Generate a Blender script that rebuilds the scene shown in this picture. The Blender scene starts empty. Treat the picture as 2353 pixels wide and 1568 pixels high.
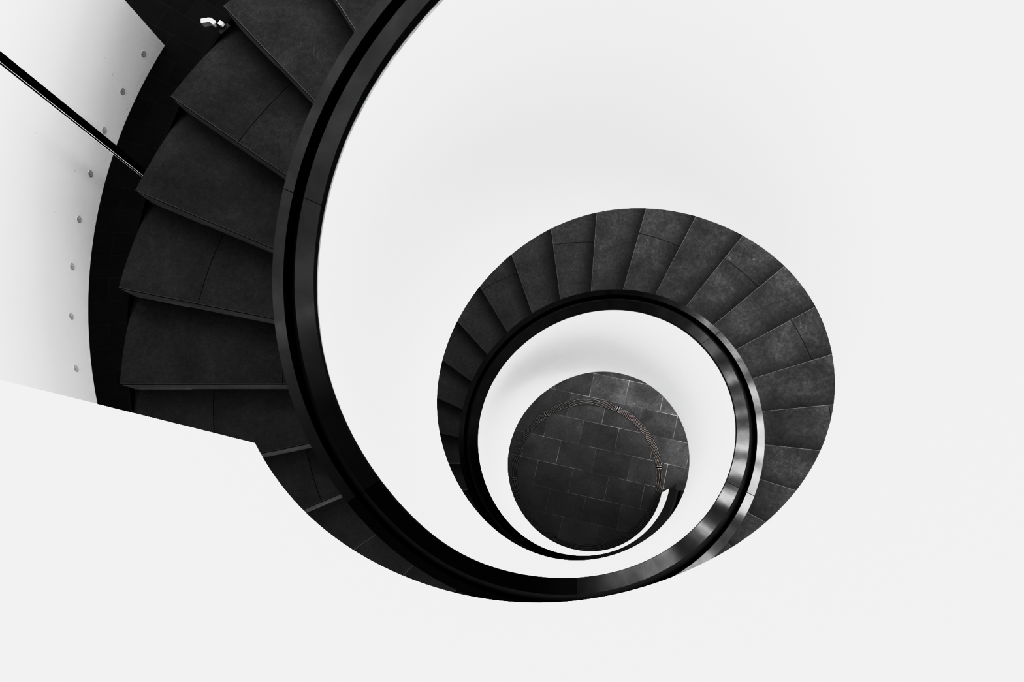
import bpy, bmesh, math
import numpy as np
from mathutils import Matrix, Vector

# measured shape of the stair (metres, radians)
CAM = [0.1517,-0.8167,1.0779,0.1958,0.0888,2.2976]
SLOPE, HWALL, PHI0, DPHI, NOSE = 0.88297, 2.82054, 5.57155, 0.202198, 1.14379
FLOOR_Z, R_FOOT, OFFS, R_OUT = -12.34024, 0.96478, 0.04372, 2.37089
KB, QB = [1.7453,2.8274,3.9095,4.9916,6.0737,7.1558,8.2380,9.3201,10.4022,11.4843,12.5664], [-0.1940,-0.1092,0.0421,0.2374,0.1579,0.1133,-0.0577,0.0391,0.0387,-0.1635,-0.1042]
KA, QA = [-2.6180,-1.5417,-0.4654,0.6109,1.6872,2.7634,3.8397,4.9160,5.9923,7.0686,8.1449,9.2212,10.2974], [-1.0556,0.0743,0.3236,0.0046,-0.1573,-0.1596,0.1010,0.0671,0.0003,0.1197,0.0139,0.0873,0.0250]
KAR, XA = [-2.6180,-2.2689,-1.9199,-1.5708,-1.2217,-0.8727,-0.5236,-0.1745,0.1745,0.5236,0.8727,1.2217,1.5708,1.9199,2.2689,2.6180,2.9671,3.3161,3.6652,4.0143,4.3633,4.7124,5.0615,5.4105,5.7596,6.1087,6.4577,6.8068,7.1558,7.5049,7.8540,8.2030,8.5521,8.9012,9.2502,9.5993,9.9484,10.2974,10.6465], [-0.0060,0.0011,0.0018,0.0015,-0.0035,0.0006,0.0018,-0.0020,-0.0005,-0.0006,-0.0003,0.0026,0.0026,-0.0028,-0.0033,0.0004,0.0018,-0.0030,-0.0039,0.0075,0.0156,0.0093,-0.0029,-0.0037,-0.0009,0.0015,0.0015,0.0011,0.0026,0.0046,0.0041,-0.0011,-0.0017,0.0022,0.0072,0.0090,0.0068,0.0036,0.0003]
KBR, XB = [1.7453,2.0944,2.4435,2.7925,3.1416,3.4907,3.8397,4.1888,4.5379,4.8869,5.2360,5.5851,5.9341,6.2832,6.6323,6.9813,7.3304,7.6794,8.0285,8.3776,8.7266,9.0757,9.4248,9.7738,10.1229,10.4720,10.8210,11.1701,11.5192,11.8682,12.2173,12.5664], [0.0061,-0.0008,-0.0010,-0.0039,-0.0036,-0.0037,0.0008,0.0151,0.0059,-0.0024,-0.0058,-0.0056,-0.0018,0.0027,0.0044,0.0061,0.0052,0.0051,0.0030,0.0031,0.0023,0.0006,-0.0012,-0.0012,0.0046,0.0047,-0.0095,-0.0216,-0.0270,-0.0271,-0.0216,-0.0132]
KCR, XC = [1.7453,2.0944,2.4435,2.7925,3.1416,3.4907,3.8397,4.1888,4.5379,4.8869,5.2360,5.5851,5.9341,6.2832,6.6323,6.9813,7.3304,7.6794,8.0285,8.3776,8.7266,9.0757,9.4248,9.7738,10.1229,10.4720,10.8210,11.1701,11.5192,11.8682,12.2173,12.5664], [-0.0128,-0.0135,-0.0093,-0.0018,0.0008,0.0001,-0.0003,0.0002,0.0013,0.0033,0.0058,0.0077,0.0067,0.0045,0.0014,-0.0028,-0.0050,-0.0031,0.0004,0.0022,0.0019,0.0028,0.0053,0.0057,0.0039,0.0021,0.0008,0.0001,-0.0002,-0.0002,-0.0002,-0.0001]
STEP_ADJ = {-16: (-0.0047, -0.0013), -15: (-0.0007, -0.0031), -14: (0.0009, 0.0030), -13: (0.0017, -0.0004), -12: (0.0012, -0.0057), -11: (0.0045, -0.0032), -10: (0.0037, -0.0028), -9: (-0.0020, 0.0002), -8: (-0.0201, 0.0057), 0: (0.0013, 0.0003), 1: (0.0062, 0.0014), 2: (0.0074, 0.0013), 3: (0.0080, 0.0014), 4: (0.0042, 0.0009), 5: (0.0047, 0.0003), 6: (0.0014, -0.0004), 7: (-0.0020, -0.0013), 8: (-0.0046, -0.0013), 9: (-0.0082, -0.0026), 10: (-0.0101, -0.0017), 11: (-0.0108, -0.0014), 12: (-0.0101, -0.0004), 13: (-0.0076, 0.0003), 14: (-0.0037, 0.0009), 15: (-0.0039, 0.0012), 16: (0.0085, -0.0009), 17: (0.0124, -0.0020), 18: (0.0134, -0.0021), 19: (0.0098, -0.0018), 20: (0.0086, -0.0016)}
WALL_C, WALL_R = [-0.0243,3.0515], 7.1990
WORLD, WIN_GAIN = 2.4, 0.30
UPRAMP = [(0.0, 0.06), (0.25, 0.26), (0.45, 0.32), (0.6, 0.32)]
HIGHRAMP = [(0.65, 0.0), (0.80, 1.2)]
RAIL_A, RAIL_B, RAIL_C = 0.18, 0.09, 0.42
VIEW, LOOK, EXPO = 'Standard', 'None', 0.0
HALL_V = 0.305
WELL_FILL = 38
LAND_R, WASH, WALL_FILL_H = 4.2, 20, 4.3
TONE = [(0, 0), (1, 0.90), (0.02, 0.003), (0.04, 0.009), (0.065, 0.022), (0.09, 0.055), (0.13, 0.35), (0.165, 0.67), (0.21, 0.81), (0.28, 0.86), (0.4, 0.878), (0.6, 0.885)]
R = math.radians
TAU = 2 * math.pi
S = bpy.context.scene
COL = S.collection
Z0 = -FLOOR_Z                      # lift everything so that the ground floor is z = 0


# ---------------------------------------------------------------- helpers
def spline(K, Q):
    """natural cubic spline through (K, Q), constant outside"""
    K = np.array(K); Q = np.array(Q); n = len(K); h = K[1] - K[0]
    A = np.zeros((n, n)); r = np.zeros(n); A[0, 0] = A[-1, -1] = 1
    for i in range(1, n - 1):
        A[i, i - 1] = h / 6; A[i, i] = 2 * h / 3; A[i, i + 1] = h / 6
        r[i] = (Q[i + 1] - 2 * Q[i] + Q[i - 1]) / h
    M = np.linalg.solve(A, r)

    def f(x):
        x = min(max(x, K[0]), K[-1])
        i = min(int((x - K[0]) / h), n - 2); t = (x - K[i]) / h
        return float((1 - t) * Q[i] + t * Q[i + 1] + h * h / 6 * (((1 - t) ** 3 - (1 - t)) * M[i] + (t ** 3 - t) * M[i + 1]))
    return f


f_qb, f_qa = spline(KB, QB), spline(KA, QA)
f_xa, f_xb, f_xc = spline(KAR, XA), spline(KBR, XB), spline(KCR, XC)


def z_rail(t):   return Z0 - SLOPE * t + f_qb(t)               # underside of the handrail cap
def z_foot(t):   return max(Z0 - SLOPE * t - HWALL + f_qa(t), 0.009)   # bottom edge of the parapet
def r_rail(t):   return 1.0 + f_xb(t)
def r_cap(t):    return 1.168 + f_xc(t)
def r_foot(t):   return R_FOOT + f_xa(t)
def z_nose(t):   return Z0 - SLOPE * t - NOSE                   # line through the step nosings


def link(name, verts, faces, mats, parent=None, smooth=None, fmat=None):
    me = bpy.data.meshes.new(name)
    me.from_pydata([tuple(v) for v in verts], [], faces)
    for m in (mats if isinstance(mats, (list, tuple)) else [mats]):
        me.materials.append(m)
    if fmat:
        for p, i in zip(me.polygons, fmat):
            p.material_index = i
    bm = bmesh.new(); bm.from_mesh(me)
    bmesh.ops.recalc_face_normals(bm, faces=bm.faces)
    bm.to_mesh(me); bm.free()
    if smooth:
        for p in me.polygons:
            p.use_smooth = True
        me.set_sharp_from_angle(angle=R(smooth))
    o = bpy.data.objects.new(name, me)
    COL.objects.link(o)
    if parent:
        o.parent = parent
    return o


def tag(o, label=None, cat=None, group=None, kind=None):
    if label: o['label'] = label
    if cat: o['category'] = cat
    if group: o['group'] = group
    if kind: o['kind'] = kind
    return o


def thing(name, label, cat, loc=(0, 0, 0), group=None):
    o = bpy.data.objects.new(name, None)
    o.empty_display_size = 0.1
    COL.objects.link(o)
    o.location = loc
    return tag(o, label, cat, group)


def sweep(name, sections, mats, parent=None, closed=True, caps=True, smooth=None, smat=None):
    """skin a list of equal-length point rings; smat gives a material slot per profile edge"""
    n = len(sections[0]); V = [p for s_ in sections for p in s_]; F = []; FM = []
    m = n if closed else n - 1
    for i in range(len(sections) - 1):
        for j in range(m):
            k = (j + 1) % n
            F.append((i * n + j, i * n + k, (i + 1) * n + k, (i + 1) * n + j))
            FM.append(smat[j] if smat else 0)
    if closed and caps:
        F.append(tuple(range(n))); FM.append(0)
        b = (len(sections) - 1) * n
        F.append(tuple(b + j for j in reversed(range(n)))); FM.append(0)
    return link(name, V, F, mats, parent, smooth, FM)


def cyl(r, t, z):
    return (r * math.cos(t), r * math.sin(t), z)


def arange(a, b, n):
    return [a + (b - a) * i / n for i in range(n + 1)]


def box_v(x0, x1, y0, y1, z0, z1):
    v = [(x, y, z) for z in (z0, z1) for y in (y0, y1) for x in (x0, x1)]
    f = [(0, 2, 3, 1), (4, 5, 7, 6), (0, 1, 5, 4), (2, 6, 7, 3), (0, 4, 6, 2), (1, 3, 7, 5)]
    return v, f


def bevel(o, w, seg=2):
    m = o.modifiers.new('bevel', 'BEVEL'); m.width = w; m.segments = seg; m.limit_method = 'ANGLE'
    return o


# ---------------------------------------------------------------- materials
def mat(name):
    m = bpy.data.materials.new(name); m.use_nodes = True
    nt = m.node_tree; b = nt.nodes['Principled BSDF']
    return m, nt, b


def N(nt, t, **kw):
    n = nt.nodes.new(t)
    for k, v in kw.items():
        if k in n.inputs: n.inputs[k].default_value = v
        else: setattr(n, k, v)
    return n


def ramp(nt, src, stops):
    n = nt.nodes.new('ShaderNodeValToRGB'); e = n.color_ramp.elements
    while len(e) < len(stops): e.new(0.5)
    for x, (p, c) in zip(e, stops):
        x.position = p; x.color = (c, c, c, 1)
    nt.links.new(src, n.inputs['Fac'])
    return n.outputs['Color']


def mix(nt, f, a, b, mode='MIX'):
    n = nt.nodes.new('ShaderNodeMix'); n.data_type = 'RGBA'; n.blend_type = mode
    for i, v in ((0, f), (6, a), (7, b)):
        if hasattr(v, 'links'): nt.links.new(v, n.inputs[i])
        elif i == 0: n.inputs[0].default_value = v
        else: n.inputs[i].default_value = (v, v, v, 1)
    return n.outputs[2]


def coords(nt, kind='Object', scale=1.0, loc=(0, 0, 0), rot=(0, 0, 0)):
    tc = nt.nodes.new('ShaderNodeTexCoord'); mp = nt.nodes.new('ShaderNodeMapping')
    nt.links.new(tc.outputs[kind], mp.inputs['Vector'])
    mp.inputs['Scale'].default_value = (scale,) * 3 if not isinstance(scale, tuple) else scale
    mp.inputs['Location'].default_value = loc; mp.inputs['Rotation'].default_value = rot
    return mp.outputs['Vector']


def noise(nt, vec, scale, detail=6, rough=0.6, dist=0.0):
    n = N(nt, 'ShaderNodeTexNoise', Scale=scale, Detail=detail, Roughness=rough, Distortion=dist)
    nt.links.new(vec, n.inputs['Vector'])
    return n.outputs['Fac']


def plaster(name, v, rough=0.6):
    m, nt, b = mat(name)
    vec = coords(nt)
    c = ramp(nt, noise(nt, vec, 1.3, 4), [(0.3, v * 0.985), (0.7, v)])
    nt.links.new(c, b.inputs['Base Color'])
    b.inputs['Roughness'].default_value = rough
    b.inputs['Specular IOR Level'].default_value = 0.25
    bp = N(nt, 'ShaderNodeBump', Strength=0.04, Distance=0.004)
    nt.links.new(noise(nt, vec, 60, 3), bp.inputs['Height']); nt.links.new(bp.outputs['Normal'], b.inputs['Normal'])
    return m


def slate_colour(nt, vec, lo, hi, seed_input=None):
    """cloudy cleft slate with fine grain, pale specks and faint scratches"""
    big = noise(nt, vec, 3.1, 5, 0.62, 0.4)
    fine = noise(nt, vec, 34, 6, 0.7)
    grain = noise(nt, vec, 170, 2, 0.6)
    a = mix(nt, 0.42, big, fine); a = mix(nt, 0.28, a, grain)
    c = ramp(nt, a, [(0.36, lo), (0.66, hi)])
    sp = N(nt, 'ShaderNodeTexVoronoi', Scale=13.0); nt.links.new(vec, sp.inputs['Vector'])
    sp_f = ramp(nt, sp.outputs['Distance'], [(0.0, 1.0), (0.055, 0.0)])
    gate = ramp(nt, noise(nt, vec, 5.0, 2), [(0.56, 0.0), (0.66, 0.55)])
    mm = N(nt, 'ShaderNodeMath', operation='MULTIPLY'); nt.links.new(sp_f, mm.inputs[0]); nt.links.new(gate, mm.inputs[1])
    c = mix(nt, mm.outputs[0], c, hi * 2.6)
    # thin curling scratches
    w = N(nt, 'ShaderNodeTexNoise', Scale=5.5, Detail=3.0, Roughness=0.55, Distortion=1.4); nt.links.new(vec, w.inputs['Vector'])
    sc = ramp(nt, w.outputs['Fac'], [(0.497, 0.0), (0.5, 0.5), (0.503, 0.0)])
    g2 = ramp(nt, noise(nt, vec, 2.4, 2), [(0.52, 0.0), (0.62, 0.6)])
    m2 = N(nt, 'ShaderNodeMath', operation='MULTIPLY'); nt.links.new(sc, m2.inputs[0]); nt.links.new(g2, m2.inputs[1])
    c = mix(nt, m2.outputs[0], c, hi * 1.9)
    return c, a


def slate(name, lo, hi, rough=0.55, spec=0.3):
    m, nt, b = mat(name)
    tc = nt.nodes.new('ShaderNodeTexCoord'); oi = nt.nodes.new('ShaderNodeObjectInfo')
    ad = N(nt, 'ShaderNodeVectorMath', operation='MULTIPLY_ADD')
    sh = N(nt, 'ShaderNodeCombineXYZ')
    for i, k in enumerate((17.0, 31.0, 7.0)):
        mu = N(nt, 'ShaderNodeMath', operation='MULTIPLY'); mu.inputs[1].default_value = k
        nt.links.new(oi.outputs['Random'], mu.inputs[0]); nt.links.new(mu.outputs[0], sh.inputs[i])
    ad.inputs[1].default_value = (1, 1, 1)
    nt.links.new(tc.outputs['Object'], ad.inputs[0]); nt.links.new(sh.outputs[0], ad.inputs[2])
    c, h = slate_colour(nt, ad.outputs[0], lo, hi)
    nt.links.new(c, b.inputs['Base Color'])
    b.inputs['Roughness'].default_value = rough
    b.inputs['Specular IOR Level'].default_value = spec
    bp = N(nt, 'ShaderNodeBump', Strength=0.25, Distance=0.004)
    nt.links.new(h, bp.inputs['Height']); nt.links.new(bp.outputs['Normal'], b.inputs['Normal'])
    return m


def plain(name, v, rough=0.5, metal=0.0, spec=0.5):
    m, nt, b = mat(name)
    vec = coords(nt)
    c = ramp(nt, noise(nt, vec, 9, 4), [(0.3, v * 0.9), (0.7, v * 1.1)])
    nt.links.new(c, b.inputs['Base Color'])
    b.inputs['Roughness'].default_value = rough; b.inputs['Metallic'].default_value = metal
    b.inputs['Specular IOR Level'].default_value = spec
    return m


def rail_metal(name, v, rough):
    m, nt, b = mat(name)
    vec = coords(nt)
    c = ramp(nt, noise(nt, vec, 4.0, 5, 0.6, 0.3), [(0.3, v * 0.85), (0.7, v * 1.15)])
    nt.links.new(c, b.inputs['Base Color'])
    b.inputs['Metallic'].default_value = 1.0
    rr = ramp(nt, noise(nt, vec, 2.5, 3), [(0.35, rough * 0.9), (0.65, rough * 1.1)])
    nt.links.new(rr, b.inputs['Roughness'])
    bp = N(nt, 'ShaderNodeBump', Strength=0.03, Distance=0.02)
    nt.links.new(noise(nt, vec, 5.0, 2), bp.inputs['Height']); nt.links.new(bp.outputs['Normal'], b.inputs['Normal'])
    return m


def floor_material():
    m, nt, b = mat('slate_floor')
    vec = coords(nt)
    # straight running-bond slabs inside the stairwell
    ang = R(12.07); u = (math.cos(ang), -math.sin(ang)); w = (math.sin(ang), math.cos(ang))

    def dotn(d, off):
        n = N(nt, 'ShaderNodeVectorMath', operation='DOT_PRODUCT'); n.inputs[1].default_value = (d[0], d[1], 0)
        nt.links.new(vec, n.inputs[0])
        a = N(nt, 'ShaderNodeMath', operation='ADD'); a.inputs[1].default_value = off
        nt.links.new(n.outputs['Value'], a.inputs[0]); return a.outputs[0]

    def bricks(x, y, bw, rh, mort):
        cx = N(nt, 'ShaderNodeCombineXYZ'); nt.links.new(x, cx.inputs[0]); nt.links.new(y, cx.inputs[1])
        br = N(nt, 'ShaderNodeTexBrick'); br.offset = 0.5
        for k, v_ in (('Scale', 1.0), ('Mortar Size', mort), ('Mortar Smooth', 0.0), ('Bias', 0.0), ('Brick Width', bw), ('Row Height', rh)):
            br.inputs[k].default_value = v_
        br.inputs['Color1'].default_value = (0.90, 0.90, 0.90, 1); br.inputs['Color2'].default_value = (1.1, 1.1, 1.1, 1)
        br.inputs['Mortar'].default_value = (1, 1, 1, 1)
        nt.links.new(cx.outputs[0], br.inputs['Vector'])
        return br
    b1 = bricks(dotn(u, -0.0079 + 48.2 + 0.241), dotn(w, -0.0677 + 32.8), 0.482, 0.328, 0.0016)
    # slabs fanned around the big curved wall outside the stair
    sub = N(nt, 'ShaderNodeVectorMath', operation='SUBTRACT'); sub.inputs[1].default_value = (WALL_C[0], WALL_C[1], 0)
    nt.links.new(vec, sub.inputs[0])
    sp = nt.nodes.new('ShaderNodeSeparateXYZ'); nt.links.new(sub.outputs[0], sp.inputs[0])
    at = N(nt, 'ShaderNodeMath', operation='ARCTAN2')
    ng = N(nt, 'ShaderNodeMath', operation='MULTIPLY'); ng.inputs[1].default_value = -1
    nt.links.new(sp.outputs['X'], ng.inputs[0])
    nt.links.new(sp.outputs['Y'], at.inputs[0]); nt.links.new(ng.outputs[0], at.inputs[1])
    al = N(nt, 'ShaderNodeMath', operation='MULTIPLY_ADD'); al.inputs[1].default_value = 6.6; al.inputs[2].default_value = 60
    nt.links.new(at.outputs[0], al.inputs[0])
    ln = N(nt, 'ShaderNodeVectorMath', operation='LENGTH'); nt.links.new(sub.outputs[0], ln.inputs[0])
    b2 = bricks(ln.outputs['Value'], al.outputs[0], 0.6, 0.33, 0.0016)
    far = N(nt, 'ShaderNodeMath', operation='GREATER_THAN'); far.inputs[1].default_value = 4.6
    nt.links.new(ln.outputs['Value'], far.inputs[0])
    tint = mix(nt, far.outputs[0], b1.outputs['Color'], b2.outputs['Color'])
    mort = mix(nt, far.outputs[0], b1.outputs['Fac'], b2.outputs['Fac'])
    c, h = slate_colour(nt, vec, FLOOR_LO, FLOOR_HI)
    c = mix(nt, 1.0, c, tint, 'MULTIPLY')
    c = mix(nt, far.outputs[0], c, mix(nt, 1.0, c, 0.15, 'MULTIPLY'))  # outer slabs darkened: dimmer light out there is put into the colour
    # joints vary between pale and dark along their length
    jv = ramp(nt, noise(nt, vec, 1.7, 3), [(0.42, FLOOR_HI * 1.0), (0.62, FLOOR_HI * 2.1)])
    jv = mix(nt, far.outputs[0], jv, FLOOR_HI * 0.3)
    c = mix(nt, mort, c, jv)
    nt.links.new(c, b.inputs['Base Color'])
    b.inputs['Roughness'].default_value = 0.6; b.inputs['Specular IOR Level'].default_value = 0.06
    return m


FLOOR_LO, FLOOR_HI = 0.058, 0.098
M_white = plaster('white_plaster', 0.88)
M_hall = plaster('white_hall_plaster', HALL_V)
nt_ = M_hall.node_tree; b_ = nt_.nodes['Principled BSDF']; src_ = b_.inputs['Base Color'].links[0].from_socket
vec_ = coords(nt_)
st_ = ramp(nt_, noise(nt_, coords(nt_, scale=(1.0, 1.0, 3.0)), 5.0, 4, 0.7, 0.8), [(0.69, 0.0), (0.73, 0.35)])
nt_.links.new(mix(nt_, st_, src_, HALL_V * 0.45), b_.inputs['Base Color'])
M_tread = slate('slate_tread', 0.0135, 0.050)
M_riser = slate('slate_riser', 0.28, 0.48, 0.5, 0.1)  # lighter than the treads: light on the riser fronts put into the colour
M_black = plain('recess_shade', 0.002, 0.9, 0, 0.05)  # deep shade of the rail groove and shadow gap put into the colour
M_line = plain('dark_joint', 0.004, 0.8, 0, 0.1)
M_gap_light = plain('gap_light_pale', 0.35, 0.6)  # paints the thin line of light leaking under the risers
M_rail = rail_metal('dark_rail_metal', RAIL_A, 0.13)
M_rail_light = rail_metal('rail_metal_bright_reflection', RAIL_C, 0.13)  # same rail metal, brighter reflection put into the colour
M_rail_dark = rail_metal('rail_metal_dim_reflection', RAIL_B, 0.16)  # same rail metal, dim reflection put into the colour
M_bead = plain('grey_bead', 0.38, 0.6)
M_lip = plain('rail_lip', 0.022, 0.45, 0, 0.2)
M_arris = plain('arris_highlight', 0.04, 0.5)  # edge tint paints the light caught along the arris
M_rail_matt = plain('matt_rail_metal', 0.028, 0.55, 0, 0.15)  # end panel of the same rail, its dim reflection put into the colour
M_pale = plain('pale_slab_joint', 0.11, 0.6, 0, 0.1)
M_facet = plain('rail_groove_side', 0.07, 0.5, 0, 0.2)
M_string = plain('black_stringer', 0.006, 0.6, 0, 0.2)
M_string_top = plain('stringer_top', 0.008, 0.5, 0, 0.3)
M_steel = plain('grate_steel', 0.15, 0.5, 0.0)
M_pit = plain('drain_pit', 0.002, 0.9, 0, 0.05)
M_disc = plain('grey_disc', 0.25, 0.6)
M_disc_rim = plain('grey_disc_rim', 0.235, 0.6)
M_pole = plain('black_pole', 0.0025, 0.6, 0, 0.1)
M_strip = plain('pole_strip', 0.6, 0.4, 0.2)
M_lamp = plain('white_lamp', 0.42, 0.4)
M_lampd = plain('lamp_bracket', 0.01, 0.5)

# ---------------------------------------------------------------- the setting
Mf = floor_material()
v, f = box_v(-26, 26, -26, 26, -0.3, 0.0)
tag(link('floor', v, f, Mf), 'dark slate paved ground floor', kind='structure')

# curved hall wall left of the stair, standing on the floor, ending at an opening
W0, W1 = R(152.35), R(248)
H_HALL = 15.5
sec = []
for a in arange(W0, W1, 90):
    c, s_ = math.cos(a), math.sin(a)
    def P(r, z): return (WALL_C[0] + r * c, WALL_C[1] + r * s_, z)
    sec.append([P(WALL_R, 0), P(WALL_R, H_HALL), P(WALL_R + 0.3, H_HALL), P(WALL_R + 0.3, 0)])
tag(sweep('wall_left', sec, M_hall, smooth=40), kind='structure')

TS = R(-143.0)                    # the parapet starts with a vertical end here

# unseen landing slab, added above the upper flight to shade it
zl_ = Z0 - SLOPE * TS - NOSE
sec = []
for a in arange(R(128), R(217), 60):
    sec.append([cyl(1.16, a, zl_ - 0.32), cyl(1.16, a, zl_), cyl(LAND_R, a, zl_), cyl(LAND_R, a, zl_ - 0.32)])
tag(sweep('floor_landing_added', sec, [M_hall, M_tread], smooth=35, smat=[0, 1, 0, 0]), kind='structure')

# ---------------------------------------------------------------- the staircase
ST = thing('spiral_staircase', 'black and white spiral staircase winding down around an open round well', 'staircase', (0, 0, 0))
T_END = R(708.5)
ts = arange(TS, T_END, 620)

# white parapet: inner face towards the well
sec = []
for t in ts:
    zt_, zb_ = z_rail(t) - 0.027, z_foot(t)
    ri, rf = r_rail(t) + 0.004, r_foot(t)
    ring = []
    for i in range(5):
        k = i / 4
        ring.append(cyl(ri + (rf - ri) * k, t, zt_ + (zb_ - zt_) * k))
    ring += [cyl(1.15, t, zb_), cyl(1.15, t, zt_ - 0.17), cyl(1.05, t, zt_ - 0.17), cyl(1.05, t, zt_)]
    sec.append(ring)
sweep('parapet', sec, M_white, ST, smooth=35)

# grey bead and shadow gap between parapet and handrail
sec = []
for t in ts:
    z, r = z_rail(t), r_rail(t)
    sec.append([cyl(r + 0.002, t, z - 0.027), cyl(r + 0.002, t, z - 0.009), cyl(r + 0.03, t, z - 0.009), cyl(r + 0.03, t, z - 0.027)])
sweep('shadow_gap_bead', sec, M_bead, ST, smooth=35)
sec = []
for t in ts:
    z, r = z_rail(t), r_rail(t)
    sec.append([cyl(r + 0.012, t, z - 0.009), cyl(r + 0.012, t, z + 0.002), cyl(r + 0.03, t, z + 0.002), cyl(r + 0.03, t, z - 0.009)])
sweep('shadow_gap', sec, M_black, ST, smooth=35)

# handrail: wide dark metal cap with a deep groove coloured as shade, made in panels
seams = [TS, R(-84), R(-24), R(36), R(95.6), R(155.5), R(215.4), R(271.9), R(332), R(392.5), R(452.5), R(512.5), R(573), R(631.6), T_END]
CAPH = 0.045


def rail_ring(t, tw=0.0):
    z, a, c = z_rail(t) + CAPH, r_rail(t), r_cap(t)
    k = (c - a) / 0.168
    pr = [(0, -CAPH), (0, 0), (0.077, 0), (0.109, -0.07), (0.1226, -0.16), (0.1226, 0), (0.168, 0), (0.168, -CAPH), (0.135, -0.18), (0.085, -0.18), (0.06, -CAPH)]
    return [cyl(a + x * k, t, z + y) for x, y in pr]


SM = [2, 0, 3, 1, 1, 0, 0, 1, 1, 1, 1]
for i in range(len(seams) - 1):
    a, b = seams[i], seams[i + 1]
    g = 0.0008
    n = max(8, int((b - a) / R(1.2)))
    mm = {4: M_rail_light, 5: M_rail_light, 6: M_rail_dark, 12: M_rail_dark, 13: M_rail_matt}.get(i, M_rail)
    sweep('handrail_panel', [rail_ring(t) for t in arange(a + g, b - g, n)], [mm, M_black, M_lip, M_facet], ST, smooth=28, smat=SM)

# outer stringer below the step ends, and the soffit
rise = SLOPE * DPHI
T0, T1 = PHI0 - 23.6 * DPHI, PHI0 + 34.9 * DPHI
sec = []
for t in arange(T0, (Z0 - NOSE - 0.6 * rise - 0.02) / SLOPE, 420):
    z = z_nose(t) - 0.6 * rise
    sec.append([cyl(R_OUT + 0.004, t, max(z - 0.30, 0.0)), cyl(R_OUT + 0.004, t, z), cyl(R_OUT + 0.024, t, z), cyl(R_OUT + 0.024, t, max(z - 0.30, 0.0))])
sweep('stringer', sec, [M_string, M_string_top], ST, smooth=35, smat=[0, 1, 0, 0])
sec = []
for t in arange(T0, (Z0 - NOSE - 0.36) / SLOPE, 420):
    z = z_nose(t) - 0.30
    sec.append([cyl(1.12, t, max(z - 0.04, 0.0)), cyl(1.12, t, max(z, 0.02)), cyl(R_OUT, t, max(z, 0.02)), cyl(R_OUT, t, max(z - 0.04, 0.0))])
sweep('soffit', sec, M_white, ST, smooth=35)


# steps: slate slab on a riser coloured as lit, edge strip for arris highlight
def nose_pt(r, back=0.0, ang=0.0):
    """point on the nosing line at radius r, moved 'back' uphill, line turned by ang"""
    a = math.sqrt(r * r - OFFS * OFFS)
    x, y = a, OFFS - back
    return (x * math.cos(ang) - y * math.sin(ang), x * math.sin(ang) + y * math.cos(ang))


R_IN = 1.12


def slab(r0, r1, th, name, mats, parent, b0=0.0, extra=0.0):
    """annular sector slab between this nosing and the next riser uphill"""
    pts = []
    n = 10
    phi_f = lambda r: math.atan2(*reversed(nose_pt(r, b0)))
    phi_b = lambda r: math.atan2(*reversed(nose_pt(r, 0.0, -DPHI))) - extra
    for r in (r0, r1):
        a, b = phi_b(r), phi_f(r)
        pts.append([(r * math.cos(x), r * math.sin(x)) for x in arange(a, b, n)])
    ring = pts[0] + pts[1][::-1]
    m = len(ring)
    V = [(x, y, 0.0) for x, y in ring] + [(x, y, -th) for x, y in ring]
    F = [tuple(range(m)), tuple(reversed(range(m, 2 * m)))] + [(i, (i + 1) % m, m + (i + 1) % m, m + i) for i in range(m)]
    return link(name, V, F, mats, parent)


def step_proto(joint):
    """the slate tread is the part; riser, arris highlight strip and second slab are its sub-parts"""
    TH = 0.03
    if joint:
        g = 0.0016
        tr = slab(R_IN, joint - g, TH, 'step', M_tread, ST, extra=0.02)
        slab(joint + g, R_OUT, TH, 'tread_slab', M_tread, tr, extra=0.02)
        jl = slab(joint - 0.004, joint + 0.004, TH, 'slab_joint', M_line, tr)
        jl.location.z = -0.0015
    else:
        tr = slab(R_IN, R_OUT, TH, 'step', M_tread, ST, extra=0.02)
    # riser block under the front edge
    def bar(name, y0, y1, z0, z1, m, r0=R_IN, r1=R_OUT - 0.001):
        V = []
        for z in (z0, z1):
            V += [(*nose_pt(r0, y0), z), (*nose_pt(r1, y0), z), (*nose_pt(r1, y1), z), (*nose_pt(r0, y1), z)]
        F = [(3, 2, 1, 0), (4, 5, 6, 7), (0, 1, 5, 4), (1, 2, 6, 5), (2, 3, 7, 6), (3, 0, 4, 7)]
        return link(name, V, F, m, tr)
    bar('riser', -0.0012, 0.03, -rise + 0.004, -0.013, M_riser)
    bar('nosing_edge', -0.0010, 0.0026, -0.003, 0.0004, M_arris)
    bar('dark_joint', -0.0022, 0.0065, -0.014, -0.003, M_line)
    bar('gap_light_strip', -0.0022, 0.01, -rise - 0.001, -rise + 0.0045, M_gap_light, R_OUT - 0.32)
    return tr


def place(o, k):
    da, dz = STEP_ADJ.get(k, (0.0, 0.0))
    t = PHI0 + DPHI * k
    if k in (-8, -7):            # short level landing of three slabs after step -9
        da, dz = (-0.0066, (k + 9) * rise - 0.0006) if k == -8 else (0.0, (k + 9) * rise - 0.0012)
    elif -7 < k < 0:             # slightly taller risers make up for it
        dz = -k * rise * 2 / 7.0
    o.location = (0, 0, z_nose(t) + dz); o.rotation_euler = (0, 0, t + da)


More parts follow.
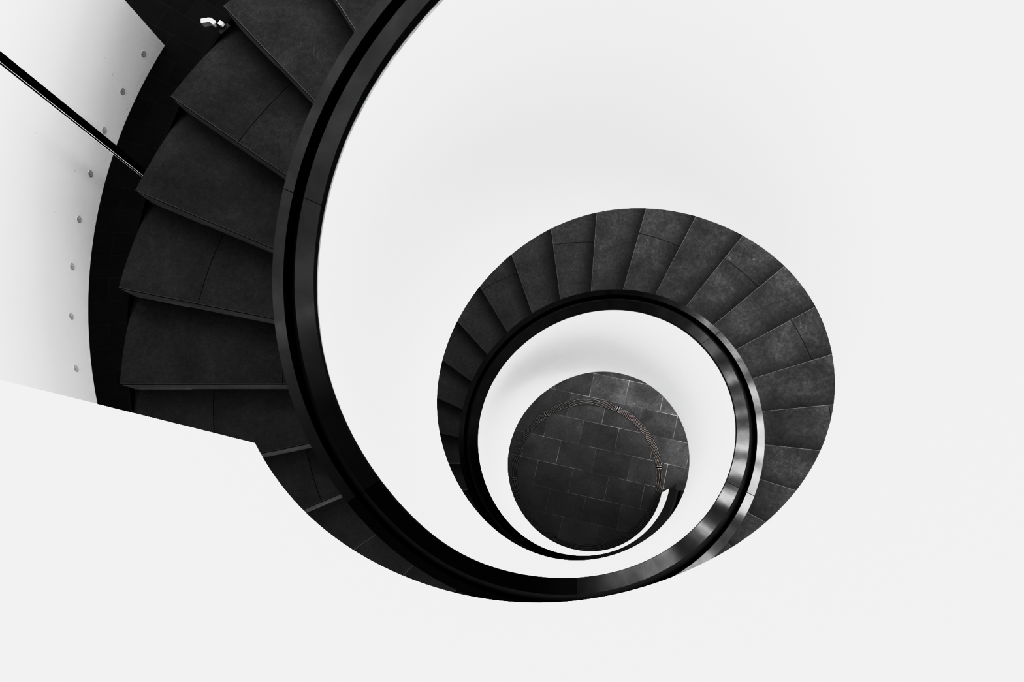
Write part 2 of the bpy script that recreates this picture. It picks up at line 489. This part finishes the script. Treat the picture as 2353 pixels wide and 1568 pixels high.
protos = {}
for k in range(-23, 35):
    if k < 0: j = 1.93 if k % 2 else 1.495
    else: j = {4: 1.92, 6: 1.975, 8: 2.033, 10: 2.033, 12: 1.995, 14: 1.915, 16: 1.82}.get(k, 1.82 if k % 2 == 0 else 0)
    if j not in protos:
        protos[j] = step_proto(j); place(protos[j], k)
    else:
        src = protos[j]
        o = src.copy(); COL.objects.link(o); o.parent = ST
        for ch in src.children:
            c = ch.copy(); COL.objects.link(c); c.parent = o
            if k in (-9, -8):
                if c.name.startswith(('riser', 'gap_light_strip', 'dark_joint')):
                    bpy.data.objects.remove(c); continue
                if c.name.startswith('nosing_edge'):
                    c.data = c.data.copy(); c.data.materials[0] = M_pale
            if -7 <= k < 0 and c.name.startswith('riser'):
                c.scale.z = 1.32
            if k in (34, -7) and c.name.startswith('riser'):
                c.data = c.data.copy(); c.data.materials[0] = M_tread     # tread colour keeps these risers from showing as bright spots
        place(o, k)

# ---------------------------------------------------------------- ring drain in the floor, six curved grates
RC = (-0.041, 0.042)
breaks = [5.7, 64.4, 124.4, 184.1, 243.9, 304.9]
where = ['upper right', 'top', 'upper left', 'lower left', 'bottom', 'lower right']
for i in range(6):
    a, b = R(breaks[i]), R(breaks[(i + 1) % 6]) + (TAU if i == 5 else 0)
    a += 0.008; b -= 0.008
    g = thing('drain_grate', 'curved steel slot grate, %s segment of the ring drain around the slate floor disc' % where[i], 'drain grate',
              (RC[0], RC[1], 0), 'curved grates of the ring drain')
    def arcbar(name, r0, r1, z0, z1, m, a0=a, a1=b):
        n = max(2, int((a1 - a0) / R(2.5)))
        return sweep(name, [[cyl(r0, t, z0), cyl(r1, t, z0), cyl(r1, t, z1), cyl(r0, t, z1)] for t in arange(a0, a1, n)], m, g)
    arcbar('pit', 0.922, 1.004, 0.0005, 0.002, M_pit, a - 0.008, b + 0.008)
    for kk in range(6):
        r = 0.9285 + kk * 0.0138
        arcbar('bar', r - 0.0025, r + 0.0025, 0.002, 0.006, M_steel)
    for e in (a, b - 0.006):
        arcbar('end_plate', 0.927, 0.9995, 0.002, 0.0065, M_steel, e, e + 0.006)

# ---------------------------------------------------------------- round covers low on the curved wall
discs = [(155.07, 0.338), (160.23, 0.37), (165.42, 0.415), (170.76, 0.422), (176.32, 0.454), (181.87, 0.486), (187.59, 0.478), (193.5, 0.457)]
ordinal = ['nearest the wall end', 'second from the wall end', 'third from wall end, beside black pole', 'fourth from wall end, below the pole',
           'fifth from the wall end', 'sixth from the wall end', 'seventh from the wall end', 'eighth from wall end, the last seen']


def disc_mesh(r0, r1, h0, h1, n=36):
    V = []; F = []
    for r, h in ((r0, h0), (r0, h1), (r1, h1), (r1, h0)):
        V += [(r * math.cos(TAU * i / n), r * math.sin(TAU * i / n), h) for i in range(n)]
    for q in range(4):
        for i in range(n):
            F.append((q * n + i, q * n + (i + 1) % n, ((q + 1) % 4) * n + (i + 1) % n, ((q + 1) % 4) * n + i))
    return V, F


d0 = None
for (ang, h), wtxt in zip(discs, ordinal):
    a = R(ang)
    loc = (WALL_C[0] + WALL_R * math.cos(a), WALL_C[1] + WALL_R * math.sin(a), h)
    lab = 'round grey cover on curved white wall, ' + wtxt
    if d0 is None:
        d0 = o = thing('wall_cover', lab, 'wall cover', loc, 'round covers along the curved wall')
        V, F = disc_mesh(0.050, 0.060, -0.01, 0.0025); link('rim', V, F, M_disc_rim, o, 40)
        n = 36
        V = [(0.050 * math.cos(TAU * i / n), 0.050 * math.sin(TAU * i / n), z) for z in (-0.01, 0.0018) for i in range(n)]
        F = [tuple(range(n)), tuple(range(n, 2 * n))] + [(i, (i + 1) % n, n + (i + 1) % n, n + i) for i in range(n)]
        link('face_plate', V, F, M_disc, o, 40)
    else:
        o = d0.copy(); COL.objects.link(o); o.location = loc; o['label'] = lab
        for ch in d0.children:
            c = ch.copy(); COL.objects.link(c); c.parent = o
    o.scale = (1.08, 0.75, 1.0)
    o.rotation_euler = (0, R(-90), a)          # disc axis points back towards the wall centre

# ---------------------------------------------------------------- black pole standing on the floor behind the stair
PB = np.array([-6.054, 3.975]); view = PB - np.array(CAM[:2]); va = math.atan2(view[1], view[0])
pole = thing('pole', 'tall slim black pole with pale edge strips beside the curved white wall', 'pole', (PB[0], PB[1], 0))
pole.rotation_euler = (0, 0, va)
HP = 13.0
v, f = box_v(-0.05, 0.05, -0.060, 0.022, 0, HP); link('shaft', v, f, M_pole, pole)
v, f = box_v(-0.052, 0.02, 0.022, 0.032, 0, HP); link('edge_strip', v, f, M_strip, pole)
v, f = box_v(-0.03, 0.05, 0.032, 0.045, 0, HP); link('shaft_groove', v, f, M_pole, pole)
v, f = box_v(-0.052, 0.02, 0.045, 0.052, 0, HP); link('edge_strip', v, f, M_strip, pole)
v, f = box_v(-0.12, 0.12, -0.12, 0.12, 0, 0.012); link('base_plate', v, f, M_pole, pole)

# ---------------------------------------------------------------- white spotlight clamped to the stringer
zl = Z0 - 3.05
lx, ly = -1.655, 1.512
sp = thing('spotlight', 'small white jointed spotlight clamped beside the end of an upper stair step', 'spotlight', (lx, ly, zl))


def lbox(name, x0, x1, y0, y1, z0, z1, m, rz=0.0, at=(0, 0, 0)):
    v, f = box_v(x0, x1, y0, y1, z0, z1)
    o = link(name, v, f, m, sp); o.location = at; o.rotation_euler = (0, 0, rz)
    return bevel(o, 0.002)


SCENE_LAMP = True
lbox('lamp_head', -0.022, 0.022, -0.011, 0.011, -0.02, 0.02, M_lamp, R(8), (-0.018, 0.001, 0))
lbox('lamp_neck', -0.016, 0.016, -0.010, 0.010, -0.018, 0.018, M_lamp, R(-38), (0.014, -0.003, 0.0))
lbox('hinge', -0.010, 0.010, -0.004, 0.004, -0.012, 0.012, M_lampd, R(-30), (0.034, -0.009, -0.004))
lbox('driver_box', -0.011, 0.011, -0.010, 0.010, -0.012, 0.012, M_lamp, R(-28), (0.052, -0.010, 0.0))
lbox('clamp', -0.030, 0.030, -0.012, 0.012, -0.02, 0.004, M_lampd, R(45), (0.060, -0.024, -0.02))

# ---------------------------------------------------------------- light
# unseen fill lights added to brighten the upper curved hall wall
for i, a in enumerate((150, 164, 178, 192, 206)):
    ld = bpy.data.lights.new('wall_fill_light', 'AREA'); ld.shape = 'RECTANGLE'; ld.size = 1.7; ld.size_y = 0.12; ld.energy = WASH
    lo = bpy.data.objects.new('wall_fill_light', ld); COL.objects.link(lo)
    c, s_ = math.cos(R(a)), math.sin(R(a)); rr = WALL_R - 0.75
    lo.location = (WALL_C[0] + rr * c, WALL_C[1] + rr * s_, WALL_FILL_H)
    lo.rotation_euler = Vector((c * 0.75, s_ * 0.75, -1.6)).to_track_quat('-Z', 'Y').to_euler()
# unseen fill light added to brighten the lower well walls
ld = bpy.data.lights.new('well_fill_light', 'AREA'); ld.shape = 'RECTANGLE'; ld.size = 2.4; ld.size_y = 1.8; ld.energy = WELL_FILL
lo = bpy.data.objects.new('well_fill_light', ld); COL.objects.link(lo)
lo.location = (4.6, 1.9, 1.5)
lo.rotation_euler = Vector((-1.0, -0.38, 0.03)).to_track_quat('-Z', 'Z').to_euler()
w = bpy.data.worlds.new('hall_sky'); S.world = w; w.use_nodes = True
nt = w.node_tree; bg = nt.nodes['Background']
tc = nt.nodes.new('ShaderNodeTexCoord')
sx = nt.nodes.new('ShaderNodeSeparateXYZ'); nt.links.new(tc.outputs['Generated'], sx.inputs[0])
up = ramp(nt, sx.outputs['Z'], UPRAMP)
high = ramp(nt, sx.outputs['Z'], HIGHRAMP)
# the hall is dark beyond the lower right of the stair
def dirdot(d):
    n = N(nt, 'ShaderNodeVectorMath', operation='DOT_PRODUCT'); n.inputs[1].default_value = d
    nt.links.new(tc.outputs['Generated'], n.inputs[0]); return n.outputs['Value']
up = mix(nt, 1.0, up, ramp(nt, dirdot((0.6, -0.8, 0)), [(0.0, 1.0), (0.5, 0.2), (0.72, 0.04)]), 'MULTIPLY')
up = mix(nt, 1.0, up, high, 'ADD')
# windows on the upper right side with a cloudy sky behind
cl = N(nt, 'ShaderNodeTexNoise', Scale=7.0, Detail=4.0, Roughness=0.5); nt.links.new(tc.outputs['Generated'], cl.inputs['Vector'])
clouds = ramp(nt, cl.outputs['Fac'], [(0.40, 0.15), (0.58, 1.3)])
side = ramp(nt, dirdot((0.5, 0.866, 0)), [(0.25, 0.0), (0.5, 0.40), (0.78, 0.45), (0.92, 0.68), (1.0, 0.95)])
lowb = ramp(nt, sx.outputs['Z'], [(0.25, 1.0), (0.5, 0.2)])
win = mix(nt, 1.0, mix(nt, 1.0, side, clouds, 'MULTIPLY'), lowb, 'MULTIPLY')
tot = mix(nt, 1.0, up, mix(nt, 1.0, win, WIN_GAIN, 'MULTIPLY'), 'ADD')
nt.links.new(tot, bg.inputs['Color']); bg.inputs['Strength'].default_value = WORLD

# ---------------------------------------------------------------- camera
cam = bpy.data.cameras.new('camera'); co = bpy.data.objects.new('camera', cam); COL.objects.link(co); S.camera = co
cam.sensor_fit = 'HORIZONTAL'; cam.sensor_width = 36.0; cam.lens = CAM[5] * 1000 / 2353 * 36
co.location = (CAM[0], CAM[1], CAM[2] + Z0)
co.rotation_mode = 'QUATERNION'
co.rotation_quaternion = (Matrix.Rotation(CAM[3], 3, 'X') @ Matrix.Rotation(CAM[4], 3, 'Y')).to_quaternion()
cam.clip_start = 0.02; cam.clip_end = 200

S.cycles.max_bounces = 16; S.cycles.diffuse_bounces = 12
S.cycles.use_denoising = True
S.view_settings.view_transform = VIEW
S.view_settings.look = LOOK
S.view_settings.exposure = EXPO
cm = S.view_settings.curve_mapping
S.view_settings.use_curve_mapping = True
cv = cm.curves[3]
for i, (x, y) in enumerate(TONE):
    if i < 2: cv.points[i].location = (x, y)
    else: cv.points.new(x, y)
cm.update()
